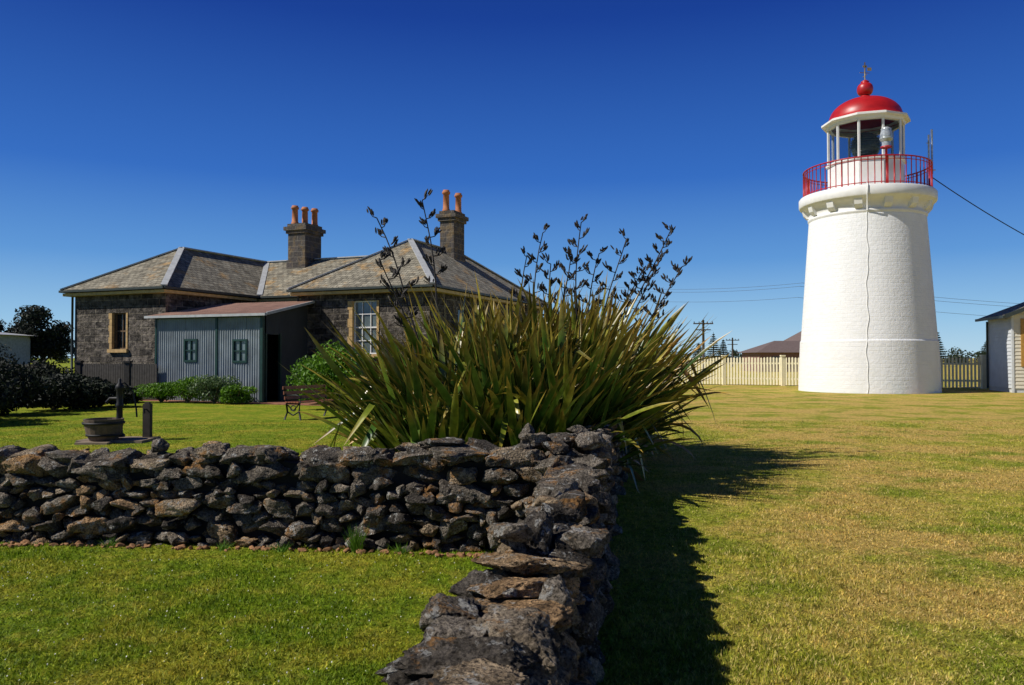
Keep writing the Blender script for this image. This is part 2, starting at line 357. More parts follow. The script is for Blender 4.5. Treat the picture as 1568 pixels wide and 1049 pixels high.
def flax(cx,cy,nl,Lm,rad,name='foliage',parent=None,warm=0.):
    K=11; n=nl
    a=rng.random(n)*6.283; rr=rad*np.sqrt(rng.random(n)); bx=cx+rr*np.cos(a); by=cy+rr*np.sin(a)
    ph=a+rng.normal(0,.6,n); th0=np.radians(np.clip(rng.normal(88-36*rr/rad,9,n),38,92))
    Ln=Lm*rng.uniform(.55,1.04,n)*(1-.08*(rr/rad)); cur=np.radians(rng.uniform(0,40,n)); cur=np.where(rng.random(n)<.15,cur*2.2,cur)
    tint=rng.random(n)*.60+warm*rng.random(n); dead=rng.random(n)<.065; tint=np.where(dead,rng.uniform(.84,1,n),tint)
    th0=np.where(dead,np.radians(rng.uniform(25,75,n)),th0); cur=np.where(dead,np.radians(rng.uniform(80,150,n)),cur); Ln=np.where(dead,Ln*.65,Ln)
    low=rng.random(n)<.14; th0=np.where(low,np.radians(rng.uniform(24,50,n)),th0); Ln=np.where(low,Ln*.68,Ln)
    w0=rng.uniform(.028,.052,n); tw=rng.normal(0,.55,n)
    P=np.c_[bx,by,np.full(n,.05)]; V=np.zeros((n,K,3,3)); AL=np.zeros((n,K,3)); ED=np.zeros((n,K,3)); ED[:,:,0]=1; ED[:,:,2]=1
    broke=np.where(rng.random(n)<.13,rng.integers(5,9,n),99)
    for i in range(K):
        s=i/(K-1); th=th0-cur*s**1.8-np.where(i>=broke,1.7,0)
        dirv=np.c_[np.cos(th)*np.cos(ph),np.cos(th)*np.sin(ph),np.sin(th)]
        side=np.c_[-np.sin(ph),np.cos(ph),np.zeros(n)]; up=np.cross(dirv,side)
        ta=tw*s; sv=side*np.cos(ta)[:,None]+up*np.sin(ta)[:,None]; uv_=np.cross(sv,dirv)
        wd=w0*(min(1,.55+s*1.6)*(1-max(0,(s-.55)/.45)**2.2)+.02)
        V[:,i,0]=P-sv*wd[:,None]; V[:,i,1]=P+uv_*wd[:,None]*.32; V[:,i,2]=P+sv*wd[:,None]
        AL[:,i]=s
        P=P+dirv*(Ln/(K-1))[:,None]
    V[...,2]=np.maximum(V[...,2],.02)
    base=(np.arange(n)*K*3)[:,None,None]; i_=np.arange(K-1)[None,:,None]*3
    q=np.array([[0,1,4,3],[1,2,5,4]])
    F=(base[...,None]+i_[...,None]+q[None,None]).reshape(-1,4)
    npmesh(name,V.reshape(-1,3),F,M_flax,{'tint':np.repeat(tint,K*3),'along':AL.ravel(),'edge':ED.ravel()},parent=parent)
M_pod=simple('flax_pod',(.022,.016,.012),.6,.4,8)
CL=[(-.80,9.6,400,1.95,.5,.10),(-.05,9.7,430,2.3,.5,.06),(.55,9.9,430,2.4,.45,.16),(-.85,10.7,430,2.65,.55,.06),(-.1,11.0,450,2.82,.55,.12),(.55,11.3,470,2.9,.55,.24),(1.0,11.7,520,2.75,.5,.42),(1.25,12.9,470,2.9,.55,.42),(.3,12.4,400,3.0,.6,.18)]
FL=[empty('flax_plant') for _ in CL]
for e,(x,y,nl,lm,r,wm) in zip(FL,CL): flax(x,y,nl,lm,r,'leaves',e,wm)
def stalk(par,base,tip,seed,podn=9,ps=.105):
    r=random.Random(seed); G=Geo(); b=Vector(base); t=Vector(tip); side=Vector((t.x-b.x,t.y-b.y,0))
    pts=[]
    for i in range(13):
        s=i/12; p=b.lerp(t,s); p-=side*(.35*s*(1-s)); p.x+=.03*math.sin(s*9+seed); pts.append(p)
    G.tube(pts,[.020-.012*i/12 for i in range(13)],6)
    for j in range(podn):
        s=.66+.34*j/(podn-1) if podn>1 else 1; k=s*12; i=min(int(k),11); p=pts[i].lerp(pts[i+1],k-i)
        dr=(1 if j%2 else -1); an=r.uniform(-.7,.7); out=Vector((math.cos(an)*dr,math.sin(an)*dr,.0))
        ln=r.uniform(.08,.18)*(1.25-.7*(s-.66)/.34); mid=p+out*ln*.6+Vector((0,0,.02)); end=p+out*ln+Vector((0,0,.07))
        G.tube([p,mid,end],[.008,.007,.006],5)
        for q in range(r.randint(7,11)):
            f=r.uniform(.3,1.1); o=p.lerp(end,f)+Vector((r.uniform(-.025,.025),r.uniform(-.025,.025),r.uniform(-.02,.03)))
            dd=(out*r.uniform(.1,.9)+Vector((r.uniform(-.35,.35),r.uniform(-.35,.35),1))).normalized()*ps*r.uniform(.5,1.0)
            G.tube([o,o+dd*.3,o+dd*.75,o+dd],[.004,.013,.012,.002],6)
    G.obj('flower_stalk',M_pod,par)
for i,(bs,tp,pn) in enumerate([((-.8,10.2,.3),(-1.83,10.5,3.48),9),((-.85,10.8,.3),(-1.25,11,3.82),10),((-.9,10,.3),(-1.66,10,2.85),8),((.05,11.6,.3),(.49,12,3.52),8),
    ((.9,11.8,.3),(1.05,12,3.68),10),((1.1,12.2,.3),(1.80,12.5,3.5),9),((1.2,12.2,.3),(2.52,12.5,3.64),13),((1.2,12,.3),(2.62,12,3.0),12),((.3,11.3,.3),(.60,11.5,2.98),9),
    ((.8,11.8,.3),(1.36,12,3.2),10),((.0,11.6,.3),(.22,12,3.15),7),((1.1,12.4,.3),(2.1,12.6,3.05),11),((.5,11.4,.3),(.85,11.6,3.1),9),((1.2,12.4,.3),(2.4,13,3.15),10)]):
    stalk(FL[0 if i<3 else 5],bs,tp,i,pn)

# ---------------------------------------------------------------- cottage materials
def uvnode(nt): return N(nt,'ShaderNodeUVMap',uv_map='UVMap').outputs[0]
m,nt,b=mat('bluestone_blocks'); uv=uvnode(nt)
br=nt.nodes.new('ShaderNodeTexBrick'); L(nt,uv,br.inputs['Vector'])
for k,v in (('Scale',1.0),('Mortar Size',.02),('Mortar Smooth',.3),('Bias',0),('Brick Width',.62),('Row Height',.28)): br.inputs[k].default_value=v
br.inputs['Color1'].default_value=(.045,.04,.036,1); br.inputs['Color2'].default_value=(.17,.145,.12,1); br.inputs['Mortar'].default_value=(.22,.19,.15,1)
n1=noise(nt,uv,5,6,.7); n2=noise(nt,uv,1.2,3)
c=mix(nt,1.0,br.outputs[0],ramp(nt,n1,[(.34,.2),(.68,2.0)]),'MULTIPLY'); c=mix(nt,1.0,c,ramp(nt,n2,[(.3,.6),(.7,1.3)]),'MULTIPLY')
L(nt,c,b.inputs['Base Color']); b.inputs['Roughness'].default_value=.9; b.inputs['Specular IOR Level'].default_value=.15
mm=N(nt,'ShaderNodeMath',operation='MULTIPLY_ADD'); L(nt,br.outputs['Fac'],mm.inputs[0]); mm.inputs[1].default_value=-.8; L(nt,n1,mm.inputs[2]); bump(nt,b,mm.outputs[0],1,.22); M_blue=m
m,nt,b=mat('roof_slate'); uv=uvnode(nt)
br=nt.nodes.new('ShaderNodeTexBrick'); L(nt,uv,br.inputs['Vector'])
for k,v in (('Scale',1.0),('Mortar Size',.010),('Mortar Smooth',.2),('Brick Width',.28),('Row Height',.20)): br.inputs[k].default_value=v
br.inputs['Color1'].default_value=(.20,.18,.135,1); br.inputs['Color2'].default_value=(.34,.31,.235,1); br.inputs['Mortar'].default_value=(.06,.05,.04,1)
n1=noise(nt,uv,.8,7,.7); n2=noise(nt,uv,12,4); n3=noise(nt,uv,2.5,6,.7)
c=mix(nt,ramp(nt,n1,[(.54,0),(.66,.7)]),br.outputs[0],(.44,.25,.075)); c=mix(nt,1.0,c,ramp(nt,n2,[(.3,.7),(.7,1.2)]),'MULTIPLY'); c=mix(nt,1.0,c,ramp(nt,n3,[(.35,.55),(.6,1.15)]),'MULTIPLY')
L(nt,c,b.inputs['Base Color']); b.inputs['Roughness'].default_value=.85; b.inputs['Specular IOR Level'].default_value=.2
sx=nt.nodes.new('ShaderNodeSeparateXYZ'); L(nt,uv,sx.inputs[0]); dv=N(nt,'ShaderNodeMath',operation='DIVIDE'); L(nt,sx.outputs[1],dv.inputs[0]); dv.inputs[1].default_value=.20
fr=N(nt,'ShaderNodeMath',operation='FRACT'); L(nt,dv.outputs[0],fr.inputs[0]); sb=N(nt,'ShaderNodeMath',operation='SUBTRACT'); L(nt,br.outputs['Fac'],sb.inputs[1]); 
iv=N(nt,'ShaderNodeMath',operation='MULTIPLY'); L(nt,fr.outputs[0],iv.inputs[0]); iv.inputs[1].default_value=-1; L(nt,iv.outputs[0],sb.inputs[0]); bump(nt,b,sb.outputs[0],.8,.03); M_slate=m
M_lead=simple('lead_flashing',(.42,.43,.43),.5,.2,5)
M_gutter=simple('gutter_green',(.035,.045,.04),.5)
M_cream=simple('cream_trim',(.55,.42,.18),.6,.15,5)
M_soffit=simple('soffit',(.50,.36,.14),.7)
M_sand=simple('sandstone',(.50,.33,.14),.85,.3,7)
M_green=simple('green_trim',(.012,.045,.035),.45)
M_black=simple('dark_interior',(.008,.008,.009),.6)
M_iron=simple('corrugated_iron',(.22,.25,.27),.5,.3,1.6,0,.4)
M_shadeiron=simple('shaded_iron',(.035,.038,.038),.6,.25,1.6)  # corrugated iron with the shed side's shade put into the colour
M_rust=simple('rusty_iron',(.42,.25,.18),.6,.3,2)
M_terra=simple('terracotta',(.42,.15,.055),.7,.35,4)
M_white=simple('white_paint',(.78,.77,.74),.55,.08,3)
m,nt,b=mat('window_glass'); b.inputs['Base Color'].default_value=(.015,.02,.022,1); b.inputs['Roughness'].default_value=.06; b.inputs['Specular IOR Level'].default_value=.6
g=nt.nodes.new('ShaderNodeNewGeometry'); bump(nt,b,noise(nt,g.outputs['Position'],2.5,2),.15,.02); M_glass=m

H=empty('stone_cottage',(-13.35,30,0),math.radians(-22))
def holed(G,x0,x1,z0,z1,y,holes,rev=.22,flip=False,axis='x'):
    xs=sorted({x0,x1,*[h[0] for h in holes],*[h[1] for h in holes]}); zs=sorted({z0,z1,*[h[2] for h in holes],*[h[3] for h in holes]})
    def P(a,d,z): return (a,y+d,z) if axis=='x' else (y-d,a,z)
    for i in range(len(xs)-1):
        for j in range(len(zs)-1):
            cx=(xs[i]+xs[i+1])/2; cz=(zs[j]+zs[j+1])/2
            if any(h[0]<cx<h[1] and h[2]<cz<h[3] for h in holes): continue
            G.add([P(xs[i],0,zs[j]),P(xs[i+1],0,zs[j]),P(xs[i+1],0,zs[j+1]),P(xs[i],0,zs[j+1])],[(0,1,2,3)])
    for h in holes:
        a0,a1,b0,b1=h
        for q in ((P(a0,0,b0),P(a0,0,b1),P(a0,rev,b1),P(a0,rev,b0)),(P(a1,0,b0),P(a1,rev,b0),P(a1,rev,b1),P(a1,0,b1)),(P(a0,0,b0),P(a0,rev,b0),P(a1,rev,b0),P(a1,0,b0)),(P(a0,0,b1),P(a1,0,b1),P(a1,rev,b1),P(a0,rev,b1))):
            G.add(q,[(0,1,2,3)])
G=Geo()
wl=(-3.12,-2.32,1.95,3.40); wr=(6.15,7.3,1.75,3.85)
holed(G,-5.2,-.3,0,4.34,.38,[wl])
G.add([(-.3,.38,0),(-.3,5.85,0),(-.3,5.85,4.34),(-.3,.38,4.34)],[(0,1,2,3)])
G.add([(-5.2,.38,0),(-5.2,12.7,0),(-5.2,12.7,4.34),(-5.2,.38,4.34)],[(3,2,1,0)])
G.add([(-.3,5.85,0),(3.7,5.85,0),(3.7,5.85,4.34),(-.3,5.85,4.34)],[(0,1,2,3)])
G.add([(3.7,5.85,0),(3.7,3.54,0),(3.7,3.54,4.34),(3.7,5.85,4.34)],[(0,1,2,3)])
holed(G,3.7,9.6,0,4.34,3.54,[wr])
sw=[(6,7.1,1.2,3.6),(11,12.1,1.2,3.6)]
holed(G,3.54,15.9,0,4.34,9.6,sw,axis='y')
G.add([(9.6,15.9,0),(-5.2,15.9,0),(-5.2,15.9,4.34),(9.6,15.9,4.34)],[(0,1,2,3)])
G.add([(-5.2,12.7,0),(-5.2,15.9,0),(-5.2,15.9,4.34),(-5.2,12.7,4.34)],[(3,2,1,0)])
G.obj('walls',M_blue,H)
def hiproof(G,x0,x1,y0,y1,ya,yb,zr,ze=4.36):
    xm=(x0+x1)/2; G.add([(x0,y0,ze),(x1,y0,ze),(x1,y1,ze),(x0,y1,ze),(xm,ya,zr),(xm,yb,zr)],[(0,1,4),(1,2,5,4),(2,3,5),(3,0,4,5)])
G=Geo(); hiproof(G,-5.6,0,0,13.1,3.69,9.4,6.43); hiproof(G,3.32,9.95,3.16,16.3,7.3,12.2,6.77)
G.add([(-2.8,5.45,4.36),(6.6,5.45,4.36),(6.6,13.1,4.36),(-2.8,13.1,4.36),(-2.8,9.3,6.42),(6.6,9.3,6.42)],[(0,1,5,4),(2,3,4,5)])
G.obj('roof',M_slate,H)
G=Geo()
def cap(a,b_): G.beam(a,b_,.24,.05)
z=.035
for a_,b_ in (((-5.6,0,4.36),(-2.8,3.69,6.43)),((0,0,4.36),(-2.8,3.69,6.43)),((-2.8,3.69,6.43),(-2.8,9.4,6.43)),((3.32,3.16,4.36),(6.635,7.3,6.77)),((9.95,3.16,4.36),(6.635,7.3,6.77)),((6.635,7.3,6.77),(6.635,12.2,6.77)),((9.95,16.3,4.36),(6.635,12.2,6.77)),((-2.8,9.3,6.43),(5.9,9.3,6.43)),((0,5.45,4.38),(-2.75,9.3,6.42))):
    cap((a_[0],a_[1],a_[2]+z),(b_[0],b_[1],b_[2]+z))
G.obj('hip_capping',M_lead,H)
G=Geo()
for a_,b_ in (((-5.6,0),(0,0)),((0,0),(0,5.4)),((0.06,5.45),(3.2,5.45)),((3.32,3.16),(9.95,3.16)),((9.95,3.16),(9.95,16.3)),((3.32,3.16),(3.32,5.4)),((-5.6,0),(-5.6,13.1))):
    G.beam((a_[0],a_[1],4.31),(b_[0],b_[1],4.31),.13,.09)
G.tube([(-5.25,.3,0.2),(-5.25,.3,4.2)],.045); G.tube([(3.6,3.48,3.9),(3.6,3.48,4.25)],.045)
G.obj('gutters',M_gutter,H)
G=Geo(); G.box(-5.52,-.04,.06,5.3,4.12,4.235); G.box(3.4,9.91,3.22,16.2,4.12,4.235); G.box(-5.5,6.5,5.53,13,4.118,4.23); G.obj('soffit',M_soffit,H)
def sash(x0,x1,z0,z1,y,nx,nz,mf,parent=H,glass=M_glass,t=.05,nm='window'):
    G=Geo(); G.box(x0,x0+t,y-.04,y+.03,z0,z1); G.box(x1-t,x1,y-.04,y+.03,z0,z1); G.box(x0+t,x1-t,y-.04,y+.03,z0,z0+t); G.box(x0+t,x1-t,y-.04,y+.03,z1-t,z1)
    for i in range(1,nx): xx=x0+(x1-x0)*i/nx; G.box(xx-.014,xx+.014,y-.025,y+.01,z0+t,z1-t)
    for j in range(1,nz): zz=z0+(z1-z0)*j/nz; w_=.028 if j*2==nz else .014; G.box(x0+t,x1-t,y-.028,y+.012,zz-w_,zz+w_)
    G.obj(nm+'_frame',mf,parent)
    G=Geo(); G.add([(x0,y+.02,z0),(x1,y+.02,z0),(x1,y+.02,z1),(x0,y+.02,z1)],[(0,1,2,3)]); G.obj(nm+'_glass',glass,parent)
M_wglass=simple('curtained_glass',(.13,.17,.18),.15,.4,2,0,.8)
sash(wl[0],wl[1],wl[2],wl[3],.58,2,2,simple('frame_brown',(.16,.10,.05),.6))
sash(wr[0],wr[1],wr[2],wr[3],3.70,3,4,M_white,glass=M_wglass)
G=Geo()
for a0_,a1_,b0_,b1_ in sw: G.add([(9.45,a0_,b0_),(9.45,a1_,b0_),(9.45,a1_,b1_),(9.45,a0_,b1_)],[(0,1,2,3)])
G.obj('side_glass',M_glass,H)
G=Geo()
for (x0,x1,z0,z1),y,el,er in ((wl,.38,.16,.07),(wr,3.54,.2,.08)):
    for k in range(6):
        zz=z0+(z1-z0)*k/6; e=el*(1 if k%2 else .7)
        G.box(x0-e,x0+.02,y-.025,y+.1,zz+.005,zz+(z1-z0)/6-.005); G.box(x1-.02,x1+er,y-.025,y+.1,zz+.005,zz+(z1-z0)/6-.005)
    G.box(x0-.12,x1+.12,y-.12,y+.2,z0-.14,z0-.005)
G.obj('window_surround',M_sand,H)
def chimney(cx,cy,la,lb,zb,zt,npots,hp):
    G=Geo(); G.box(cx-la/2,cx+la/2,cy-lb/2,cy+lb/2,zb,zt-.45); G.box(cx-la/2-.08,cx+la/2+.08,cy-lb/2-.08,cy+lb/2+.08,zt-.45,zt-.30)
    G.box(cx-la/2-.16,cx+la/2+.16,cy-lb/2-.16,cy+lb/2+.16,zt-.30,zt-.12); G.box(cx-la/2-.03,cx+la/2+.03,cy-lb/2-.03,cy+lb/2+.03,zt-.12,zt+.03)
    G.box(cx-la/2-.05,cx+la/2+.05,cy-lb/2-.05,cy+lb/2+.05,zb,zb+.75)
    G.obj('chimney_stack',M_chim,H)
    G=Geo()
    for i in range(npots):
        y=cy+(i-(npots-1)/2)*lb*.75/max(1,npots-1); x=cx+(i-(npots-1)/2)*.22
        G.lathe([(.19,0),(.17,.1),(.15,.12),(.14,hp*.8),(.19,hp*.82),(.19,hp*.92),(.15,hp*.94),(.15,hp),(.10,hp),(.10,hp*.6)],16,(x,y,zt+.03))
    G.obj('chimney_pots',M_terra,H)
m,nt,b=mat('chimney_stone'); uv=uvnode(nt); br=nt.nodes.new('ShaderNodeTexBrick'); L(nt,uv,br.inputs['Vector'])
for k,v in (('Scale',1.0),('Mortar Size',.012),('Brick Width',.5),('Row Height',.26)): br.inputs[k].default_value=v
br.inputs['Color1'].default_value=(.045,.04,.034,1); br.inputs['Color2'].default_value=(.085,.07,.06,1); br.inputs['Mortar'].default_value=(.16,.14,.11,1)
g=nt.nodes.new('ShaderNodeNewGeometry')
c=mix(nt,ramp(nt,noise(nt,g.outputs['Position'],3,4),[(.5,0),(.62,.8)]),br.outputs[0],(.36,.22,.05)); 
c=mix(nt,.3,br.outputs[0],c); L(nt,c,b.inputs['Base Color']); b.inputs['Roughness'].default_value=.9; bump(nt,b,noise(nt,g.outputs['Position'],9,5),.8,.05); M_chim=m
chimney(-.3,9.1,1.0,1.3,5.6,8.1,3,.9); chimney(7.0,10.7,.72,1.15,5.8,8.5,2,1.0)
def corr(G,p0,p1,z0,z1,z0b=None,pitch=.105,amp=.016):
    a=Vector((p0[0],p0[1],0)); b_=Vector((p1[0],p1[1],0)); d=b_-a; l=d.length; d.normalize(); nrm=Vector((d.y,-d.x,0)); n_=int(l/pitch*6); vs=[];fs=[]
    for i in range(n_+1):
        s=l*i/n_; o=a+d*s+nrm*amp*math.sin(s/pitch*6.283); zt=z1 if z0b is None else z1+(z0b-z1)*i/n_
        vs+= [(o.x,o.y,z0),(o.x,o.y,zt)]
    for i in range(n_): fs.append((2*i,2*i+2,2*i+3,2*i+1))
    G.add(vs,fs,True)
G=Geo(); q=-.35
w1=(1.45,1.98,1.5,2.25); w2=(3.72,4.28,1.48,2.22)
corr(G,(.05,q),(w1[0],q),0,3.08); corr(G,(w1[0],q),(w1[1],q),0,w1[2]); corr(G,(w1[0],q),(w1[1],q),w1[3],3.08); corr(G,(w1[1],q),(2.88,q),0,3.08)
corr(G,(2.98,q),(w2[0],q),0,3.08); corr(G,(w2[0],q),(w2[1],q),0,w2[2]); corr(G,(w2[0],q),(w2[1],q),w2[3],3.08); corr(G,(w2[1],q),(4.92,q),0,3.08)
corr(G,(.02,.34),(.02,-.35),0,3.2,3.1)
G.obj('shed_cladding',M_iron,H)
def sx_(q_): return 5.0-(q_+.35)*.25
G=Geo(); corr(G,(sx_(.95),.95),(sx_(3.5),3.5),0,3.3,3.78); corr(G,(sx_(-.1),-.1),(sx_(.95),.95),2.45,3.12,3.3); G.obj('shed_side',M_shadeiron,H)
G=Geo(); G.box(4.92,5.03,q-.05,q+.07,0,3.1); G.box(2.88,2.98,q-.04,q+.04,0,3.08); G.box(-.02,.06,q-.04,q+.04,0,3.08); G.beam((0,q-.02,3.11),(5.05,q-.02,3.11),.10,.10)
G.box(4.88,4.98,-.16,-.08,0,2.5); G.box(4.63,4.73,.95,1.03,0,2.5)
for w_ in (w1,w2):
    x0,x1,z0,z1=w_; G.box(x0-.05,x0+.02,q-.05,q+.03,z0-.05,z1+.05); G.box(x1-.02,x1+.05,q-.05,q+.03,z0-.05,z1+.05); G.box(x0+.02,x1-.02,q-.05,q+.03,z0-.05,z0+.02); G.box(x0+.02,x1-.02,q-.05,q+.03,z1-.02,z1+.05)
    G.box((x0+x1)/2-.02,(x0+x1)/2+.02,q-.03,q+.01,z0,z1); G.box(x0,x1,q-.034,q+.012,(z0+z1)/2-.02,(z0+z1)/2+.02)
G.obj('shed_trim',M_green,H)
G=Geo()
for w_ in (w1,w2): x0,x1,z0,z1=w_; G.add([(x0,q+.02,z0),(x1,q+.02,z0),(x1,q+.02,z1),(x0,q+.02,z1)],[(0,1,2,3)])
G.obj('shed_glass',M_wglass,H)
G=Geo(); n_=52*6; vs=[];fs=[]
for i in range(n_+1):
    x=-.28+5.6*i/n_; x2=-.28+4.65*i/n_; zz=.018*math.sin(i/6*6.283); vs+=[(x,q-.22,3.17+zz),(x2,3.5,3.90+zz)]
for i in range(n_): fs.append((2*i,2*i+2,2*i+3,2*i+1))
G.add(vs,fs,True); G.obj('shed_roof',M_rust,H)
G=Geo(); G.beam((-.28,q-.26,3.13),(5.34,q-.26,3.13),.11,.09); G.beam((5.33,q-.2,3.16),(4.38,3.5,3.86),.06,.10); G.obj('shed_gutter',M_lead,H)
G=Geo(); G.box(.1,3.9,-.2,3.4,.0,.03); G.add([(.1,3.4,0),(4.0,3.4,0),(4.0,3.4,3.6),(.1,3.4,3.6)],[(0,1,2,3)]); G.add([(3.9,-.2,0),(3.9,3.4,0),(3.9,3.4,3.1),(3.9,-.2,3.1)],[(0,1,2,3)]); G.obj('shed_interior',M_black,H)  # black sheets paint the darkness seen through the doorway
G=Geo(); G.box(-.2,10.5,-1.0,-.4,.004,.02); G.box(5.05,9,-.3,3.4,.004,.025); G.obj('brick_path',simple('brick_paving',(.28,.12,.07),.9,.35,9),H)

M_pal=simple('old_timber',(.05,.045,.04),.85,.4,8)
def paling(name,a,b_,h,w,gap,m,post=2.4,pt=.02,rails=(.3,.85)):
    G=Geo(); a=Vector((*a,0)); b_=Vector((*b_,0)); d=(b_-a); l=d.length; d.normalize(); nr=Vector((d.y,-d.x,0)); s=0
    while s<l:
        c_=a+d*(s+w/2); hh=h*(1+random.uniform(-.012,.012)); p=[c_-d*w/2,c_+d*w/2]; f=nr*pt
        vs=[p[0],p[1],p[1]+Vector((0,0,hh-w*.5)),c_+Vector((0,0,hh)),p[0]+Vector((0,0,hh-w*.5))]; vs=[v+Vector((0,0,.04)) for v in vs]; vs+=[v+f for v in vs]
        G.add(vs,[(4,3,2,1,0),(5,6,7,8,9),(0,1,6,5),(1,2,7,6),(2,3,8,7),(3,4,9,8),(4,0,5,9)]); s+=w+gap
    for r_ in rails: G.beam(a-nr*.03+Vector((0,0,h*r_)),b_-nr*.03+Vector((0,0,h*r_)),.04,.10)
    s=0
    while s<=l:
        c_=a+d*s; G.box(c_.x-.10,c_.x+.10,c_.y-.10,c_.y+.10,0,h*1.05); G.box(c_.x-.13,c_.x+.13,c_.y-.13,c_.y+.13,h*1.05,h*1.10); s+=post
    G.obj(name,m)
paling('paling_fence',(-16.9,30.6),(-13.3,29.4),1.35,.1,.015,M_pal)
paling('paling_fence',(-27,36),(-19.2,33.0),1.3,.1,.015,M_pal)
M_picket=simple('picket_cream',(.84,.78,.56),.6,.08,4)
paling('picket_fence',(6.5,49.0),(27.0,39.6),1.6,.10,.07,M_picket,3.3,pt=.03,rails=(.25,.8))

# ---------------------------------------------------------------- lighthouse
LH=empty('lighthouse',(17.14,37.8,0))
m,nt,b=mat('limewashed_brick'); uv=uvnode(nt); br=nt.nodes.new('ShaderNodeTexBrick'); L(nt,uv,br.inputs['Vector'])
for k,v in (('Scale',1.0),('Mortar Size',.02),('Mortar Smooth',1.0),('Brick Width',.46),('Row Height',.19)): br.inputs[k].default_value=v
n1=noise(nt,uv,1.6,7,.65); n2=noise(nt,uv,5,6,.7)
L(nt,ramp(nt,n1,[(.3,(.77,.77,.755)),(.6,(.82,.82,.815))]),b.inputs['Base Color']); b.inputs['Roughness'].default_value=.8; b.inputs['Specular IOR Level'].default_value=.15
mm=N(nt,'ShaderNodeMath',operation='MULTIPLY_ADD'); L(nt,br.outputs['Fac'],mm.inputs[0]); mm.inputs[1].default_value=-.16; L(nt,n2,mm.inputs[2]); bump(nt,b,mm.outputs[0],.55,.05); M_lime=m
M_red=simple('red_paint',(.42,.010,.012),.4,.2,3,0,.5)
G=Geo(); G.lathe([(3.14,0),(3.05,2.38)],96); G.lathe([(3.05,2.38),(3.01,2.42)],96,smooth=False); G.lathe([(3.01,2.42),(2.60,8.25)],96); G.obj('tower',M_lime,LH,uvcyl=2.9)
G=Geo(); G.lathe([(2.60,8.2),(2.65,8.28),(2.65,8.36),(2.61,8.38),(2.64,8.55),(2.70,8.68),(2.82,8.80),(2.95,8.86),(2.97,8.90),(3.03,8.93)],96); G.lathe([(3.03,8.93),(3.06,9.0),(3.06,9.32),(3.0,9.4)],96); G.lathe([(3.0,9.4),(1.7,9.42)],96)
for k in range(14):
    a=2*math.pi*(k+.3)/14; u=Vector((math.cos(a),math.sin(a),0)); t=Vector((-u.y,u.x,0))*.17
    vs=[]
    for sgn in (-1,1):
        for r_,z_ in ((2.58,8.42),(2.70,8.42),(2.84,8.58),(2.92,8.86),(2.58,8.86)): p=u*r_+t*sgn; vs.append((p.x,p.y,z_))
    G.add(vs,[(4,3,2,1,0),(5,6,7,8,9),(0,1,6,5),(1,2,7,6),(2,3,8,7),(3,4,9,8)])
G.obj('gallery',M_white,LH)
G=Geo(); R=2.84
for k in range(64):
    a=2*math.pi*k/64; x,y=R*math.cos(a),R*math.sin(a); G.tube([(x,y,9.4),(x,y,10.68)],.022 if k%8 else .035,6)
for z_,r_ in ((10.70,.035),(10.55,.018),(9.52,.022)):
    G.tube([(R*math.cos(2*math.pi*k/64),R*math.sin(2*math.pi*k/64),z_) for k in range(65)],r_,8,False)
G.obj('railing',M_red,LH)
NS=10; ph=.35
G=Geo(); G.lathe([(1.78,9.4),(1.78,9.55),(1.72,9.56),(1.72,10.85),(1.82,10.9),(1.82,10.98),(1.7,10.99),(1.2,11.0)],NS,(0,0,0),False,ph)
for k in range(NS):
    a=2*math.pi*k/NS+ph; G.beam((1.68*math.cos(a),1.68*math.sin(a),10.95),(1.68*math.cos(a),1.68*math.sin(a),12.78),.09,.09)
G.lathe([(1.55,12.72),(1.76,12.74),(1.80,12.86),(2.0,12.9),(2.0,12.99),(1.9,13.03),(1.5,13.08)],NS,(0,0,0),False,ph)
G.obj('lantern_room',M_white,LH)
m,nt,b=mat('lantern_glass'); b.inputs['Base Color'].default_value=(.02,.03,.04,1); b.inputs['Roughness'].default_value=.05
tp=nt.nodes.new('ShaderNodeBsdfTransparent'); tp.inputs[0].default_value=(.8,.85,.9,1); ms=nt.nodes.new('ShaderNodeMixShader'); ms.inputs[0].default_value=.2
L(nt,tp.outputs[0],ms.inputs[1]); L(nt,b.outputs[0],ms.inputs[2]); L(nt,ms.outputs[0],nt.nodes['Material Output'].inputs[0]); M_lg=m
G=Geo(); G.lathe([(1.64,11.0),(1.64,12.72)],NS,(0,0,0),False,ph); G.obj('lantern_glass',M_lg,LH)
G=Geo(); prof=[(1.76,13.02),(1.70,13.12)]+[(1.66*math.cos(t)**.9,13.10+1.08*math.sin(t)) for t in np.linspace(.08,1.36,14)]+[(.30,14.2),(.22,14.28),(.2,14.34)]
prof+=[(.2+.17*math.sin(t),14.62-.28*math.cos(t)) for t in np.linspace(0,math.pi,10)]+[(.16,14.94),(.2,14.99),(.1,15.06),(.0,15.10)]
G.lathe(prof,40)
G.obj('dome',M_red,LH)
G=Geo(); G.tube([(0,0,15.0),(0,0,15.95)],.03); G.tube([(-.25,0,15.45),(.25,.05,15.45)],.018); G.tube([(0,-.2,15.3),(0,.2,15.3)],.018); G.beam((.12,0,15.62),(.32,0,15.62),.01,.16); G.beam((-.1,0,15.75),(.1,0,15.75),.02,.1)
G.obj('weather_vane',simple('vane_gold',(.25,.2,.1),.5),LH)
G=Geo(); G.lathe([(.3,11.0),(.3,11.3),(.5,11.35),(.62,11.6),(.66,11.85),(.62,12.1),(.45,12.35),(.2,12.5),(0,12.5)],24); G.lathe([(.2,9.5),(.2,11.1)],12)
for k in range(9): z_=11.38+k*.12; G.lathe([(.70-.02*abs(k-4)**1.6,z_),(.72-.02*abs(k-4)**1.6,z_+.03),(.70-.02*abs(k-4)**1.6,z_+.05)],24)
G.obj('lens',simple('lens_bronze',(.10,.12,.10),.25,.5,9,.3),LH)
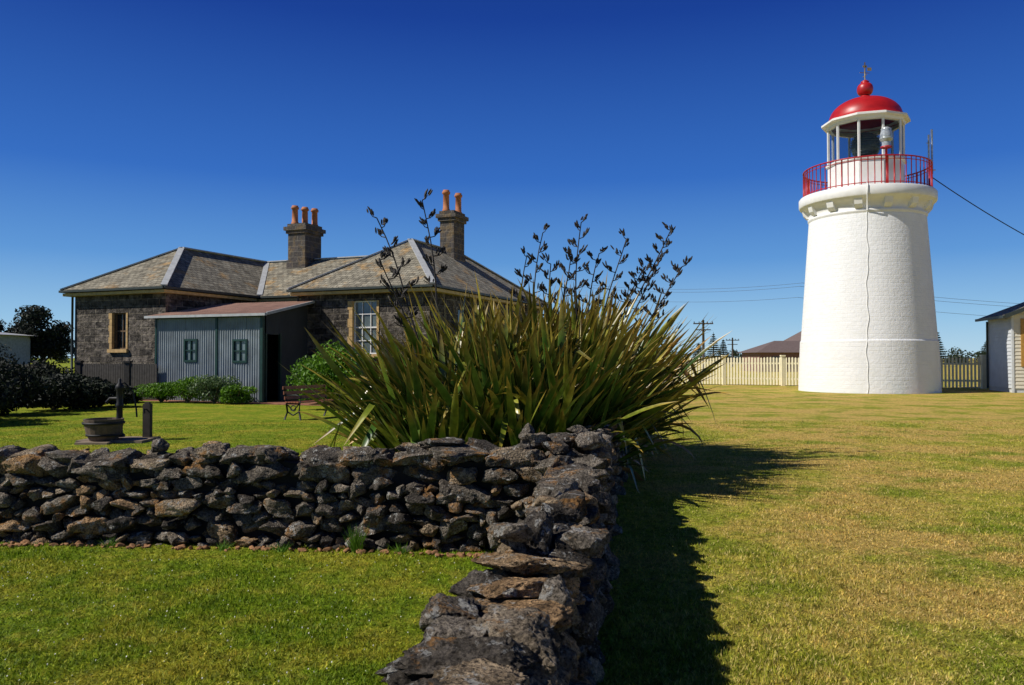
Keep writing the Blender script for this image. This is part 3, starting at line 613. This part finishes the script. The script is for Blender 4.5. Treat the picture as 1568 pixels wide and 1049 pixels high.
G=Geo(); u=Vector((-.30,-2.72,0)); G.tube([(u.x,u.y,9.4),(u.x,u.y,11.05)],.05); G.lathe([(.24,11.05),(.24,11.1),(.1,11.12)],16,(u.x,u.y,0)); G.obj('lamp_post',M_red,LH)
G=Geo(); G.lathe([(.17,11.12),(.19,11.3),(.19,11.34),(.26,11.38),(.26,11.65),(.21,11.85),(.23,11.9),(.1,11.98),(.0,12.0)],16,(u.x,u.y,0)); G.lathe([(.27,11.42),(.29,11.46),(.27,11.5)],16,(u.x,u.y,0)); G.obj('signal_lamp',simple('lamp_pale',(.45,.48,.5),.2,.4,9,.2),LH)
G=Geo(); G.tube([(2.85,-.4,9.9),(2.85,-.4,12.3)],.045); G.tube([(3.0,-.4,10.4),(3.0,-.4,12.55)],.05); G.beam((2.75,-.4,11.9),(3.05,-.4,11.9),.04,.04); G.beam((2.75,-.4,10.6),(3.15,-.4,10.6),.06,.06); G.obj('antenna',simple('antenna_blue',(.35,.45,.7),.4),LH)
def lr(z): return 3.14-(z/2.38)*.09 if z<2.38 else 3.01-(z-2.42)*(.41/5.83)
def seep(a,z): r_=lr(z)+.015; return (r_*math.cos(a),r_*math.sin(a),z)
a0=math.atan2(-37.8,-17.14)+.02
G=Geo(); pts=[]
for i in range(60):
    z_=8.35*(i/59); aa=a0-.05*(1-z_/8.35)*.5+.012*math.sin(z_*2.3)+.008*math.sin(z_*6); pts.append(seep(aa,z_))
G.tube(pts,.016,6)
aa=a0; G.tube([(2.66*math.cos(aa),2.66*math.sin(aa),8.3),(3.0*math.cos(aa),3.0*math.sin(aa),8.75),(3.1*math.cos(aa),3.1*math.sin(aa),8.95),(3.1*math.cos(aa),3.1*math.sin(aa),9.4),(2.85*math.cos(aa),2.85*math.sin(aa),9.5)],.035,6)
G.obj('cable_conduit',M_white,LH)
def wire(name,a,b_,sag,r,m=M_black):
    G=Geo(); a=Vector(a); b_=Vector(b_); pts=[]
    for i in range(25):
        s=i/24; p=a.lerp(b_,s); p.z-=sag*4*s*(1-s); pts.append(p)
    G.tube(pts,r,5); return G.obj(name,m)
wire('power_line',(20.05,37.3,10.25),(31,40,5.6),.35,.024)

# ---------------------------------------------------------------- weatherboard building at right
B=empty('weatherboard_cottage',(23.0,36.0,0),math.radians(-14))
M_wb=simple('weatherboard_white',(.60,.62,.62),.6,.1,3); M_yel=simple('cream_wall',(.66,.61,.48),.6,.12,3)
def boards(G,p0,p1,z0,z1,bh=.17):
    a=Vector((*p0,0)); b_=Vector((*p1,0)); d=(b_-a).normalized(); nr=Vector((d.y,-d.x,0)); z=z0
    while z<z1:
        zt=min(z+bh,z1); vs=[a+nr*.03+Vector((0,0,z)),b_+nr*.03+Vector((0,0,z)),b_+Vector((0,0,zt)),a+Vector((0,0,zt)),a+Vector((0,0,z)),b_+Vector((0,0,z))]
        G.add(vs,[(0,1,2,3),(4,5,1,0)]); z=zt
G=Geo(); boards(G,(0,3.2),(0,0),.2,3.62); G.obj('side_wall',M_wb,B)
G=Geo(); boards(G,(0,0),(8,0),.2,3.62)
G.add([(0,.0,3.62),(8,.0,3.62),(4,.0,5.2)],[(0,1,2)]); boards(G,(8,0),(8,3.2),.2,3.62); G.add([(8,3.2,0),(0,3.2,0),(0,3.2,3.62),(8,3.2,3.62)],[(0,1,2,3)]); G.obj('front_wall',M_yel,B)
G=Geo(); G.box(.02,7.98,.02,3.15,0,.2); G.box(-.05,.04,-.05,.04,.0,3.6); G.obj('base',M_wb,B)
G=Geo(); G.add([(-.4,-.4,3.55),(4,-.4,5.3),(4,3.5,5.3),(-.4,3.5,3.55),(8.4,-.4,3.55),(8.4,3.5,3.55)],[(0,1,2,3),(1,4,5,2)]); G.add([(-.4,-.4,3.45),(4,-.4,5.2),(4,3.5,5.2),(-.4,3.5,3.45)],[(3,2,1,0)]); G.obj('roof',M_slate,B)
G=Geo(); G.beam((-.42,-.42,3.5),(4,-.42,5.25),.06,.18); G.beam((4,-.42,5.25),(8.4,-.42,3.5),.06,.18); G.beam((-.45,-.4,3.48),(-.45,3.5,3.48),.1,.12); G.tube([(-.08,3.1,.1),(-.08,3.1,3.4)],.05); G.obj('barge_boards',M_gutter,B)
G=Geo(); G.box(.33,1.3,-.06,.0,1.2,3.4); G.obj('window_shutter',simple('door_ochre',(.45,.24,.05),.5),B)

# ---------------------------------------------------------------- bench (seen end-on)
BN=empty('garden_bench',(-5.45,20.1,0),math.radians(62))
G=Geo()
for x in (0,1.5):
    G.tube([(x,-.05,.0),(x,.0,.22),(x,-.02,.42),(x,.42,.42),(x,.52,.85)],.026,6); G.tube([(x,.50,.0),(x,.40,.2),(x,.44,.42)],.026,6)
    G.tube([(x,-.02,.42),(x,-.06,.6),(x,.1,.64),(x,.46,.62)],.022,6); G.tube([(x,.0,.22),(x,.2,.12),(x,.4,.2)],.018,6); G.tube([(x,.02,.4),(x,.2,.24),(x,.4,.38)],.016,6)
    G.tube([(x,.2+.09*math.cos(t),.3+.07*math.sin(t)) for t in np.linspace(0,6.28,12)],.014,5)
G.obj('iron_ends',M_black,BN)
G=Geo()
for k in range(5): G.box(-.06,1.56,-.02+k*.095,.055+k*.095,.44,.47)
for k in range(3): G.beam((-.06,.45+.03*k,.56+.13*k),(1.56,.45+.03*k,.56+.13*k),.025,.085)
G.obj('slats',simple('bench_timber',(.26,.09,.045),.5),BN)

# ---------------------------------------------------------------- hand pump, tub, slab, post
PU=empty('hand_water_pump',(-7.55,15.1,0))
G=Geo(); G.lathe([(.10,.0),(.10,.05),(.06,.08),(.055,.55),(.075,.58),(.075,.62),(.06,.66),(.06,.9),(.085,.93),(.07,.99),(.03,1.04),(.03,1.1),(.0,1.14)],16,(0,0,.08))
G.tube([(0,0,.82),(-.16,-.06,.82),(-.22,-.08,.74)],[.03,.028,.026]); G.tube([(0,0,1.08),(.08,.03,1.12),(.2,.1,.95),(.26,.13,.6),(.27,.13,.45)],.016,6); G.tube([(.0,.0,.92),(.08,.03,1.02)],.018,6)
G.obj('pump_body',M_black,PU)
G=Geo(); G.box(-.62,.62,-.4,.4,.0,.05); G.box(-.5,.1,-.65,-.39,.0,.04); G.obj('slab',simple('slab_stone',(.24,.18,.13),.9,.3,5),PU)
TB=empty('wooden_tub',(-7.72,14.85,.05))
G=Geo(); pr=[(.24,0),(.30,.12),(.335,.28),(.35,.40),(.31,.40),(.30,.3),(0,.3)]; G.lathe(pr,20,smooth=False)
G.obj('staves',simple('tub_wood',(.12,.085,.06),.8,.4,12),TB)
G=Geo()
for z_ in (.08,.3): r_=.24+.27*z_+.03; G.lathe([(r_,z_),(r_+.012,z_),(r_+.018,z_+.04),(r_,z_+.04)],24)
G.obj('hoops',M_black,TB)
G=Geo(); G.box(-.07,.07,-.06,.06,0,.7); G.box(-.045,.045,-.04,.04,.7,.735); G.tube([(0,-.06,.6),(0,-.13,.6),(0,-.13,.52)],.015,6); G.obj('garden_tap_post',simple('post_wood',(.05,.04,.032),.85,.4,10),loc=(-7.15,15.4,0))

# ---------------------------------------------------------------- garden planting
for i,(x,y,rx,ry,h_) in enumerate([(-12.6,28.2,.9,.6,.75),(-11.5,27.8,1.0,.6,1.05),(-10.4,27.4,.9,.6,1.0),(-9.5,27.0,.7,.5,.65)]):
    shrub('garden_shrub',x,y,rx,ry,h_,3500,.05,M_lgreen if i!=2 else M_grey)
shrub('garden_shrub',-5.6,24.6,1.35,1.1,2.15,14000,.06,M_lgreen,26)
for (x,y,rx,ry,h_) in [(-17.6,25.5,1.9,1.3,1.75),(-20,27,2.2,1.6,2.1),(-15.7,27.6,1.6,1,1.0),(-14.2,27.9,1.0,.8,.6),(-18,29.5,1.8,1.4,1.5),(-22,30,2.5,2,2.4),(-14.0,19.6,1.5,1.2,1.65),(-13.2,18.4,1.2,.9,1.3),(-14.4,21.8,1.4,1.2,1.5),(-13.9,23.8,1.3,1.1,1.1),(-13.4,25.5,1.2,.9,.8)]:
    shrub('dark_shrub',x,y,rx,ry,h_,6000,.07,M_dgreen,18)  # dark foliage, with the shade on these bushes also put into the leaf colour
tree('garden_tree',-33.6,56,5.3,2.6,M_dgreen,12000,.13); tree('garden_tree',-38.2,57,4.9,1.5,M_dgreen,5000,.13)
e=empty('weed_tuft'); n=240; V=[];F=[]
cen=[(-1.27,6.46),(-.9,6.42),(-2.4,6.55),(-1.9,6.5),(-3.4,6.65)]
for i in range(n):
    cx,cy=cen[0] if i<90 else cen[1+i%4]; hh=rng.uniform(.08,.26) if i<90 else rng.uniform(.04,.1); a=rng.random()*6.28; s=rng.uniform(.02,.12); x=cx+rng.normal(0,.02); y=cy+rng.normal(0,.015)
    V+=[(x-.005,y,0),(x+.005,y,0),(x+math.cos(a)*s,y+math.sin(a)*s*.6,hh)]; F.append((3*i,3*i+1,3*i+2))
npmesh('blades',np.array(V),np.array(F),M_lgreen,{'tint':rng.random(len(V))},parent=e,smooth=False)

# ---------------------------------------------------------------- distance
M_far=simple('far_brick',(.22,.12,.09),.8); M_farroof=simple('far_roof',(.15,.11,.10),.8); M_farwhite=simple('far_render',(.30,.31,.31),.8)
def house(name,x,y,w,dp,hw,hr,mw,mr_,rz=0):
    e=empty(name,(x,y,0),rz); G=Geo(); holes=[(-w*.35,-w*.2,.8,hw*.8),(w*.1,w*.25,.8,hw*.8)]; holed(G,-w/2,w/2,0,hw,-dp/2,holes)
    G.add([(-w/2,-dp/2,0),(-w/2,dp/2,0),(-w/2,dp/2,hw),(-w/2,-dp/2,hw),(w/2,-dp/2,0),(w/2,dp/2,0),(w/2,dp/2,hw),(w/2,-dp/2,hw)],[(0,1,2,3),(4,5,6,7),(1,5,6,2)]); G.obj('walls',mw,e)
    G=Geo(); G.add([(-w/2-.5,-dp/2-.5,hw),(w/2+.5,-dp/2-.5,hw),(w/2+.5,dp/2+.5,hw),(-w/2-.5,dp/2+.5,hw),(-w/2+dp*.4,0,hr),(w/2-dp*.4,0,hr)],[(0,1,5,4),(1,2,5),(2,3,4,5),(3,0,4)]); G.obj('roof',mr_,e)
    G=Geo(); [G.add([(h_[0],-dp/2+.1,h_[2]),(h_[1],-dp/2+.1,h_[2]),(h_[1],-dp/2+.1,h_[3]),(h_[0],-dp/2+.1,h_[3])],[(0,1,2,3)]) for h_ in holes]; G.obj('windows',M_glass,e)
house('brick_house',32.5,92,9,7,2.2,3.6,M_far,M_farroof)
house('brick_house',38,98,7,7,2.8,5.6,M_far,M_farroof,.3)
house('brick_house',88,128,10,8,1.6,2.6,M_farwhite,M_farroof)
house('white_house',-37.2,51,8,6,3.1,3.5,M_farwhite,M_lead)
def pine(x,y,h,r):
    e=empty('norfolk_pine'); G=Geo(); G.tube([(x,y,0),(x,y,h)],[h*.03,h*.004],7); G.obj('trunk',M_bark,e); bl=[]
    for k in range(13):
        z_=h*(.12+.86*k/13); rr=r*(1-k/13.5); n_=7
        for j in range(n_):
            a=j*6.283/n_+k; bl.append((x+math.cos(a)*rr*.55,y+math.sin(a)*rr*.55,z_+rr*.06,rr*.5*abs(math.cos(a))+.12,rr*.5*abs(math.sin(a))+.12,.13*h/8+.05))
    leaves('crown',bl,5000,.14,M_pine,e,.1)
pine(45,175,7.4,2.6); pine(48,178,6.0,2.2); pine(79,150,6.4,2.2); pine(72.5,135,5.2,1.8); pine(91,150,5.2,2.6); pine(40.5,170,5,2.4); pine(82.5,152,7,2.4)
bl=[]
for i in range(110):
    x=-180+i*4.1+rng.normal(0,1); y=230+rng.normal(0,8); r_=rng.uniform(2,4.2); bl+=cluster(x,y,r_*.5,r_*1.1,r_,r_*.75,4,.5)
leaves('distant_trees',bl,26000,.45,leafmat('leaf_far',(.02,.035,.02),(.035,.055,.03),(.06,.08,.04),.1),None,.3)
M_pole=simple('pole_timber',(.07,.06,.05),.8)
def pole(x,y,h):
    G=Geo(); G.tube([(x,y,0),(x,y,h)],[.19,.13],8); G.beam((x-1.2,y,h-.45),(x+1.2,y,h-.45),.14,.14); G.beam((x-.9,y,h-1.2),(x+.9,y,h-1.2),.12,.12)
    for k in (-1.1,-.5,.5,1.1): G.tube([(x+k,y,h-.4),(x+k,y,h-.2)],.06,6)
    G.obj('utility_pole',M_pole)
pole(23.2,95,6.2); pole(39.4,140,5.2); pole(68,140,4.8); pole(110,75,9)
for k,(zl,dy) in enumerate(((8.6,0),(8.35,.6),(7.4,1.2))):
    wire('power_line',(8,90+dy,zl+1.5),(26,70+dy,zl-.3),.6,.012,M_pole); wire('power_line',(26,70+dy,zl-.3),(110,75+dy,zl+.2),2.6,.014,M_pole)
